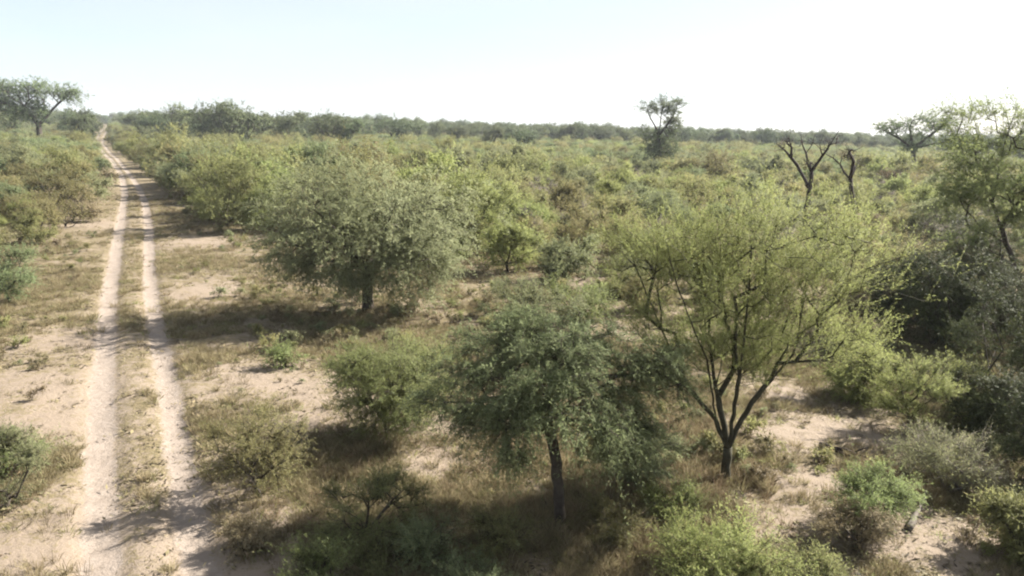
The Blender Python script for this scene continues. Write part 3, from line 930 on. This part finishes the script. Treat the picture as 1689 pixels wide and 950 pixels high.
bx, by = scatter_points(22, 90, 1.85, 11000, 5)
order = np.argsort(by)
bx, by = bx[order], by[order]
cnt = {}
for x, y in zip(bx, by):
    side_left = x < XC(y)
    # bushes grow in patches of a kind
    q = vnoise(x, y, 11.0) + 0.25 * rr.normal()
    kp = KP.copy()
    if q < 0.35: kp = KP * np.array((1, 1.8, 0.4, 1.8, 1.0, 1.3))
    elif q > 0.62: kp = KP * np.array((1.2, 0.5, 2.2, 0.6, 0.9, 0.8))
    k = KNAMES[rr.choice(6, p=kp / kp.sum())]
    if vnoise(x + 57, y + 13, 9.0) < 0.20 and rr.random() < 0.6 and y > 30: continue      # small openings
    sc = 0.55 + 0.85 * rr.random() ** 1.5
    sc *= 0.8 + 0.45 * float(vnoise(x + 91, y + 7, 14.0))
    if y < 34: sc *= 0.75
    if not side_left and x > 0.0 * y and y < 80: sc *= 0.78
    if side_left: sc *= 0.82
    if x > 0.25 * y and y < 48: sc *= 0.68
    z = float(height(x, y))
    cnt[k] = cnt.get(k, 0) + 1
    if cnt[k] > 300: continue
    j = rr.integers(len(KINDS[k]))
    nm = 'feathery_bush' if k == 'tall' else k + '_bush'
    where = near_what(x, y, side_left)
    size = 'small ' if sc < 0.75 else ('large ' if sc > 0.98 else '')
    grp = (size + WORDS[k] + ' ' + where).strip()
    if y < 46:
        w, f = KINDS[k][j]
        e = link(nm, None)
        link('stems', w, e); link('foliage', f, e)
    else:
        e = link(nm, JOIN[k][j])
    tag(e, grp, 'bush', grp)
    e.location = (x, y, z)
    e.rotation_euler = (0, 0, rr.random() * 6.28)
    e.scale = (sc * (0.9 + 0.25 * rr.random()), sc * (0.9 + 0.25 * rr.random()), sc * (0.85 + 0.35 * rr.random()))
print('scrub individuals', cnt, len(bpy.data.objects))
for i in range(34):
    for _ in range(60):
        y = 28 + 50 * rr.random(); x = (rr.random() * 1.5 - 0.55) * y * 0.7
        px, py, _d = project(x, y, 0)
        if inside(SCRUB_R, px, py): break
    e = link('grey_bush', BARE_PROTO[0])
    lb = 'grey leafless bush ' + near_what(x, y, False)
    tag(e, lb, 'bush', lb)
    e.location = (x, y, float(height(x, y))); e.rotation_euler = (0, 0, i * 1.7); e.scale = (0.9, 0.9, 0.8 + 0.4 * rr.random())


# ------------------------------------------------------------------ stuff by geometry nodes
def gn_scatter(name, pts, scl, rot, protos, label, idx=None):
    me = bpy.data.meshes.new(name)
    me.vertices.add(len(pts))
    me.vertices.foreach_set('co', np.asarray(pts, np.float32).ravel())
    for nm, v in (('scl', scl), ('rz', rot), ('pick', np.random.default_rng(1).integers(0, len(protos), len(pts)) if idx is None else idx)):
        a = me.attributes.new(nm, 'INT' if nm == 'pick' else 'FLOAT', 'POINT')
        a.data.foreach_set('value', np.asarray(v, np.int32 if nm == 'pick' else np.float32))
    o = link(name, me)
    o['kind'] = 'stuff'
    o['label'] = label
    ng = bpy.data.node_groups.new(name + '_nodes', 'GeometryNodeTree')
    ng.interface.new_socket('Geometry', in_out='INPUT', socket_type='NodeSocketGeometry')
    ng.interface.new_socket('Geometry', in_out='OUTPUT', socket_type='NodeSocketGeometry')
    N, L = ng.nodes, ng.links
    gi = N.new('NodeGroupInput'); go = N.new('NodeGroupOutput')
    ip = N.new('GeometryNodeInstanceOnPoints')
    gi2 = N.new('GeometryNodeGeometryToInstance')
    for p in reversed(protos):
        oi = N.new('GeometryNodeObjectInfo')
        oi.inputs['Object'].default_value = p
        oi.inputs['As Instance'].default_value = False
        L.new(oi.outputs['Geometry'], gi2.inputs[0])
    def named(nm, t):
        a = N.new('GeometryNodeInputNamedAttribute'); a.data_type = t
        a.inputs['Name'].default_value = nm
        return a.outputs['Attribute']
    cx = N.new('ShaderNodeCombineXYZ')
    L.new(named('rz', 'FLOAT'), cx.inputs['Z'])
    L.new(gi.outputs[0], ip.inputs['Points'])
    L.new(gi2.outputs[0], ip.inputs['Instance'])
    ip.inputs['Pick Instance'].default_value = True
    L.new(named('pick', 'INT'), ip.inputs['Instance Index'])
    L.new(cx.outputs[0], ip.inputs['Rotation'])
    L.new(named('scl', 'FLOAT'), ip.inputs['Scale'])
    L.new(ip.outputs[0], go.inputs[0])
    md = o.modifiers.new('scatter', 'NODES')
    md.node_group = ng
    return o


def proto_obj(name, me):
    return bpy.data.objects.new(name, me)       # never linked: only instanced


fx, fy = scatter_points(87, 620, 2.5, 60000, 9)
fz = rise(fx, fy)
kn = vnoise(fx, fy, 30)
pick = (np.random.default_rng(4).random(len(fx)) * 4 + kn * 4).astype(int) % 8
FP = [proto_obj('far_bush', m) for m in (JOIN['olive'][0], JOIN['sage'][0], JOIN['olive'][1], JOIN['sage'][1], JOIN['yellow'][0], JOIN['green'][0], JOIN['tall'][0], JOIN['brown'][0])]
gn_scatter('distant_scrub', np.stack([fx, fy, fz], -1), 0.7 + 0.6 * np.random.default_rng(2).random(len(fx)), np.random.default_rng(3).random(len(fx)) * 6.28, FP,
           'distant sea of scrub reaching the skyline', pick)
print('far scrub', len(fx))


# ------------------------------------------------------------------ trees along the skyline
def far_tree_proto(seed, h, w, trunk=0.28):
    r = np.random.default_rng(seed)
    pl = Plant(seed)
    pl.limb([(0, 0, -0.3), (0.1, 0, h * trunk * 0.6), (0.0, 0.1, h * trunk)], step=0.5, wob=0.04)
    for i in range(5):
        a = i * 1.257 + r.normal(0, 0.3)
        pl.limb([(0, 0, h * trunk), (math.cos(a) * w * 0.18, math.sin(a) * w * 0.18, h * 0.5), (math.cos(a) * w * 0.32, math.sin(a) * w * 0.32, h * (0.65 + 0.2 * r.random()))], step=0.5, wob=0.06)
    bl = [(0, 0, h * 0.68, w * 0.32, w * 0.32, h * 0.26), (0, 0, h * 0.3, w * 0.3, w * 0.3, h * 0.18)]
    for i in range(7):
        a = i * 0.9 + r.normal(0, 0.4); d = w * (0.2 + 0.17 * r.random()); q = w * (0.13 + 0.09 * r.random())
        bl.append((math.cos(a) * d, math.sin(a) * d, h * (0.42 + 0.42 * r.random()), q, q, q * 0.7))
    pl.fill(bl, 420, zmin=h * 0.12, step=0.7, clump=18)
    return plant_meshes(pl, 'skyline_tree', M['fartree'], M['bark'], 0.22, np.zeros(3), r_tip=0.012, twig_per=3, twig_len=0.75, leaf_per=8, leaf=(0.30, 0.11), twig_r=0.01)


FT = [far_tree_proto(201, 9, 9), far_tree_proto(202, 8, 9.5, 0.2), far_tree_proto(203, 10, 8.5), far_tree_proto(204, 8.5, 8, 0.22)]
FTH = [9, 8, 10, 8.5]
# (photo x, photo y of the top, distance) along the skyline
SKY = [(10, 172, 165), (-25, 160, 150), (128, 172, 150), (150, 182, 190), (112, 180, 175), (205, 184, 260), (228, 177, 190), (258, 180, 200), (288, 168, 165), (262, 176, 175), (315, 176, 170), (340, 161, 150), (372, 163, 145), (402, 166, 150),
       (430, 180, 175), (468, 177, 160), (500, 182, 180), (545, 178, 150), (528, 184, 190), (572, 190, 150), (600, 192, 210), (652, 186, 185), (625, 194, 230),
       (690, 194, 230), (718, 197, 210), (752, 199, 200), (780, 203, 230), (810, 205, 170), (838, 205, 220), (860, 206, 165), (890, 206, 240), (930, 200, 220), (955, 200, 225),
       (985, 203, 240), (1008, 207, 250), (1035, 206, 230), (1130, 208, 240), (1165, 210, 250), (1200, 211, 250), (1240, 213, 260), (1275, 211, 240), (1300, 213, 250),
       (1440, 221, 240), (1340, 216, 270), (1385, 222, 270), (1610, 215, 180), (1660, 214, 170), (1700, 210, 160), (1560, 224, 220), (1740, 205, 170)]
rr = np.random.default_rng(88)
for i, (px, py, Y) in enumerate(SKY):
    p = at(px, py, Y)
    z = float(rise(p[0], p[1]))
    k = i % 4
    s = (p[2] - z) / FTH[k]
    left = p[0] < XC(Y)
    e = link('skyline_tree', None)
    link('trunk', FT[k][0], e); link('crown', FT[k][1], e)
    if left: lb, gp = 'dark bushy tree on the skyline near the lone flat topped tree', 'skyline trees on the lone tree side of the track'
    elif Y < 200 and px < 700: lb, gp = 'tall dark tree in the high clump on the skyline beside the track', 'high clump of skyline trees'
    else: lb, gp = 'dark low tree in the even treeline along the horizon', 'even treeline along the horizon'
    tag(e, lb, 'tree', gp)
    e.location = (p[0], Y, z)
    e.rotation_euler = (0, 0, rr.random() * 6.28)
    e.scale = (s * (0.95 + 0.3 * rr.random()), s * (0.95 + 0.3 * rr.random()), s)
# the even woodland behind them
r2 = np.random.default_rng(5)
n = 1500
wy = 250 + 260 * r2.random(n); wx = (r2.random(n) * 2 - 1) * 0.85 * wy
ok = (np.abs(wx - XC(wy)) > 9) | (wy > 430)
wx, wy = wx[ok], wy[ok]
TP = [proto_obj('far_tree', joined(w, f, 'far_tree')) for w, f in FT]
gn_scatter('distant_woodland', np.stack([wx, wy, rise(wx, wy)], -1), 0.6 + 0.35 * r2.random(len(wx)), r2.random(len(wx)) * 6.28, TP, 'distant band of woodland closing the horizon')


# ------------------------------------------------------------------ dry grass, weeds and litter
def tuft(seed, nb, h, spread, w, lean=0.5):
    r = np.random.default_rng(seed)
    a = r.random(nb) * 6.28; rad = spread * np.sqrt(r.random(nb))
    b = np.stack([np.cos(a) * rad, np.sin(a) * rad, np.full(nb, -0.01)], -1)
    a2 = a + r.normal(0, 0.8, nb); ln = lean * r.random(nb)
    hh = h * (0.4 + 0.7 * r.random(nb))
    d = np.stack([np.cos(a2) * ln, np.sin(a2) * ln, np.ones(nb)], -1); d = nrm(d)
    s = nrm(np.cross(d, r.normal(0, 1, d.shape)))
    mid = b + d * (hh * 0.55)[:, None]
    tip = b + d * hh[:, None] + np.stack([np.cos(a2), np.sin(a2), -0.5 * np.ones(nb)], -1) * (hh * 0.3 * r.random(nb))[:, None]
    q = np.stack([b - s * w * 0.5, b + s * w * 0.5, mid + s * w * 0.4, tip, mid - s * w * 0.4], 1)
    v = q.reshape(-1, 3)
    f = np.arange(nb * 5).reshape(-1, 5)
    t = np.repeat(np.clip(0.85 * r.random(nb), 0, 0.86), 5)
    return v, f, t


def tuft_obj(seed, mat, nb=26, h=0.22, spread=0.09, w=0.006, lean=0.6):
    v, f, t = tuft(seed, nb, h, spread, w, lean)
    return proto_obj('grass_tuft', make_mesh('grass_tuft', v, [f], M[mat], {'tint': t}))


def ground_points(n, seed, ymin=7, ymax=60, dens=None, margin=0.8):
    r = np.random.default_rng(seed)
    y = ymin + (ymax - ymin) * r.random(n) ** 1.5
    x = (r.random(n) * 2 - 1) * margin * (y + 2)
    p = np.exp(-2.8 * bare_at(x, y)) * (1 - 0.97 * sstep(0.15, 0.5, rut_at(x, y)))
    dc = np.abs(x - XC(y)) * .88
    p = p * np.where(dc < 0.5, 0.75, 1.0)
    if dens is not None: p = p * dens(x, y)
    k = r.random(n) < p
    x, y = x[k], y[k]
    return np.stack([x, y, height(x, y)], -1), r


P, r = ground_points(230000, 21, dens=lambda x, y: sstep(0.30, 0.62, vnoise(x, y, 2.3) * 0.5 + vnoise(x, y, 0.7) * 0.5) * 0.72)
gn_scatter('dry_grass', P, 0.40 + 0.8 * r.random(len(P)), r.random(len(P)) * 6.28,
           [tuft_obj(1, 'straw'), tuft_obj(2, 'straw', 34, 0.14, 0.16, 0.006, 1.2), tuft_obj(3, 'straw', 20, 0.24, 0.06), tuft_obj(4, 'olive', 26, 0.12, 0.14, 0.011, 1.2),
            tuft_obj(8, 'straw', 24, 0.09, 0.16, 0.010, 1.8), tuft_obj(9, 'palestraw', 50, 0.25, 0.10, 0.007, 0.9)],
           'short straw coloured dry grass over the sandy ground')
RUST = [(on_ground(a, b), q) for a, b, q in ((1190, 790, 1.3), (1120, 720, 1.2), (1270, 790, 1.0), (760, 720, 1.4), (840, 390, 4.5), (1250, 830, .9), (1000, 850, .9), (450, 850, .7), (1480, 760, .8), (560, 770, .7), (900, 430, 3))]


def rust_d(x, y):
    v = np.zeros_like(x)
    for g, q in RUST: v = np.maximum(v, np.exp(-((x - g[0]) ** 2 + (y - g[1]) ** 2) / (q * q)))
    return v * 0.9


P, r = ground_points(42000, 22, dens=rust_d)
gn_scatter('rusty_grass', P, 0.45 + 0.65 * r.random(len(P)), r.random(len(P)) * 6.28,
           [tuft_obj(5, 'redgrass', 30, 0.26, 0.1), tuft_obj(6, 'redgrass', 24, 0.34, 0.08), tuft_obj(7, 'straw', 24, 0.3, 0.1)], 'rusty brown dry grass between the trees')


def weed_obj(seed, mat):
    w, f = bush_proto(seed, 'weed', 0.5, 0.35, mat, nst=5, nfill=28, twig_len=0.12, leaf_per=7, leaf=(0.05, 0.018), r_base=0.006, twig_per=2, twig_r=0.0015)
    return proto_obj('weed', joined(w, f, 'weed'))


P, r = ground_points(9000, 23, ymax=60, dens=lambda x, y: sstep(0.38, 0.65, vnoise(x + 9, y, 3.1)) * 0.8 * (np.abs(x - XC(y)) > 2.0))
gn_scatter('weeds', P, 0.3 + 0.9 * r.random(len(P)) ** 3, r.random(len(P)) * 6.28, [weed_obj(301, 'olive'), weed_obj(302, 'sage'), weed_obj(303, 'brownish'), weed_obj(304, 'olive'), weed_obj(305, 'brownish')],
           'small scattered weeds and seedlings on the sand')


def litter_obj(seed, mat, nb, size, spread):
    """a scrap of fallen leaves, chips and broken stalks lying on the sand"""
    r = np.random.default_rng(seed)
    c = np.stack([r.normal(0, spread, nb), r.normal(0, spread, nb), 0.006 + 0.012 * r.random(nb)], -1)
    a = r.random(nb) * 6.28
    d = np.stack([np.cos(a), np.sin(a), r.normal(0, 0.2, nb)], -1); t = np.stack([-np.sin(a), np.cos(a), r.normal(0, 0.25, nb)], -1)
    L = size * (0.5 + r.random(nb))[:, None]; w = L * (0.10 + 0.35 * r.random(nb))[:, None]
    v = np.stack([c - d * L, c + t * w, c + d * L, c - t * w], 1).reshape(-1, 3)
    return proto_obj('litter', make_mesh('litter', v, [np.arange(nb * 4).reshape(-1, 4)], M[mat], {'tint': np.repeat(0.85 * r.random(nb), 4)}))


P, r = ground_points(65000, 24, ymax=45, dens=lambda x, y: 0.08 + 0.8 * sstep(0.42, 0.66, vnoise(x + 3, y + 5, 1.3) * 0.55 + vnoise(x, y, 0.4) * 0.45))
gn_scatter('leaf_litter', P, 0.6 + 0.9 * r.random(len(P)), r.random(len(P)) * 6.28,
           [litter_obj(1, 'darklitter', 16, 0.026, 0.10), litter_obj(2, 'darklitter', 10, 0.045, 0.13), litter_obj(3, 'straw', 14, 0.05, 0.12), litter_obj(4, 'brownish', 14, 0.03, 0.10)],
           'fallen leaves, chips and broken stalks littering the sand')

# ------------------------------------------------------------------ fallen wood
def log(name, a, b, r, label, mat, fork=True, seed=0):
    A = on_ground(*a); B = on_ground(*b)
    A[2] = height(A[0], A[1]) + r * 0.7; B[2] = height(B[0], B[1]) + r * 0.9
    pl = Plant(seed)
    o = A.copy(); o[2] -= r
    L = np.linalg.norm(B - A)
    pl.limb([A, (A + B) / 2 + np.array((0, 0, r * 0.6)), B], step=0.12, wob=r * 0.2)
    if fork:
        m = A * 0.45 + B * 0.55
        pl.limb([m, m + (B - A) * 0.3 + np.array((0.1, 0.12, 0.16)) * L], step=0.1, wob=0.01)
        m = A * 0.7 + B * 0.3
        pl.limb([m, m + (B - A) * 0.25 + np.array((-0.05, -0.18, 0.02)) * L], step=0.1, wob=0.01)
    Vs, Fs, off = [], [], 0
    for g in pl.wood(r, r * 0.3, 2.2).values():
        Vs += g[0]; Fs += [f + off for f in g[1]]; off += g[2]
    me = make_mesh(name, np.concatenate(Vs) - o, [np.concatenate(Fs)], M[mat], smooth=True)
    e = link(name, me); e.location = o
    tag(e, label, 'log')


log('fallen_branch', (1352, 738), (1440, 762), 0.055, 'black fallen branch lying at the edge of the sand patch', 'burnt', True, 401)
log('broken_stump', (1497, 876), (1525, 832), 0.05, 'short pale grey broken stump piece on bare sand', 'greytwig', True, 402)
log('fallen_branch', (1650, 845), (1720, 870), 0.035, 'thin dark fallen branch near the outer end of the thicket', 'burnt', True, 403)

# ------------------------------------------------------------------ air
def haze(density):
    m, n, l, out = new_mat('haze_air')
    v = n.new('ShaderNodeVolumePrincipled')
    v.inputs['Color'].default_value = (0.86, 0.92, 1.0, 1)
    v.inputs['Density'].default_value = density
    v.inputs['Anisotropy'].default_value = 0.0
    l.new(v.outputs[0], out.inputs['Volume'])
    x0, x1 = V[:, 0].min() - 50, V[:, 0].max() + 50
    y0, y1 = V[:, 1].min() - 50, V[:, 1].max() + 50
    z0, z1 = V[:, 2].min() - 1.0, 18.0
    c = np.array([(x0, y0, z0), (x1, y0, z0), (x1, y1, z0), (x0, y1, z0), (x0, y0, z1), (x1, y0, z1), (x1, y1, z1), (x0, y1, z1)])
    f = np.array([(0, 3, 2, 1), (4, 5, 6, 7), (0, 1, 5, 4), (1, 2, 6, 5), (2, 3, 7, 6), (3, 0, 4, 7)])
    o = link('haze', make_mesh('haze', c, [f], m))
    o['kind'] = 'stuff'
    o['label'] = 'thin pale daylight haze'


haze(0.00022)
print('tris', sum(sum(len(p.vertices) - 2 for p in me.polygons) if len(me.polygons) < 50 else len(me.loops) - 2 * len(me.polygons) for me in bpy.data.meshes))
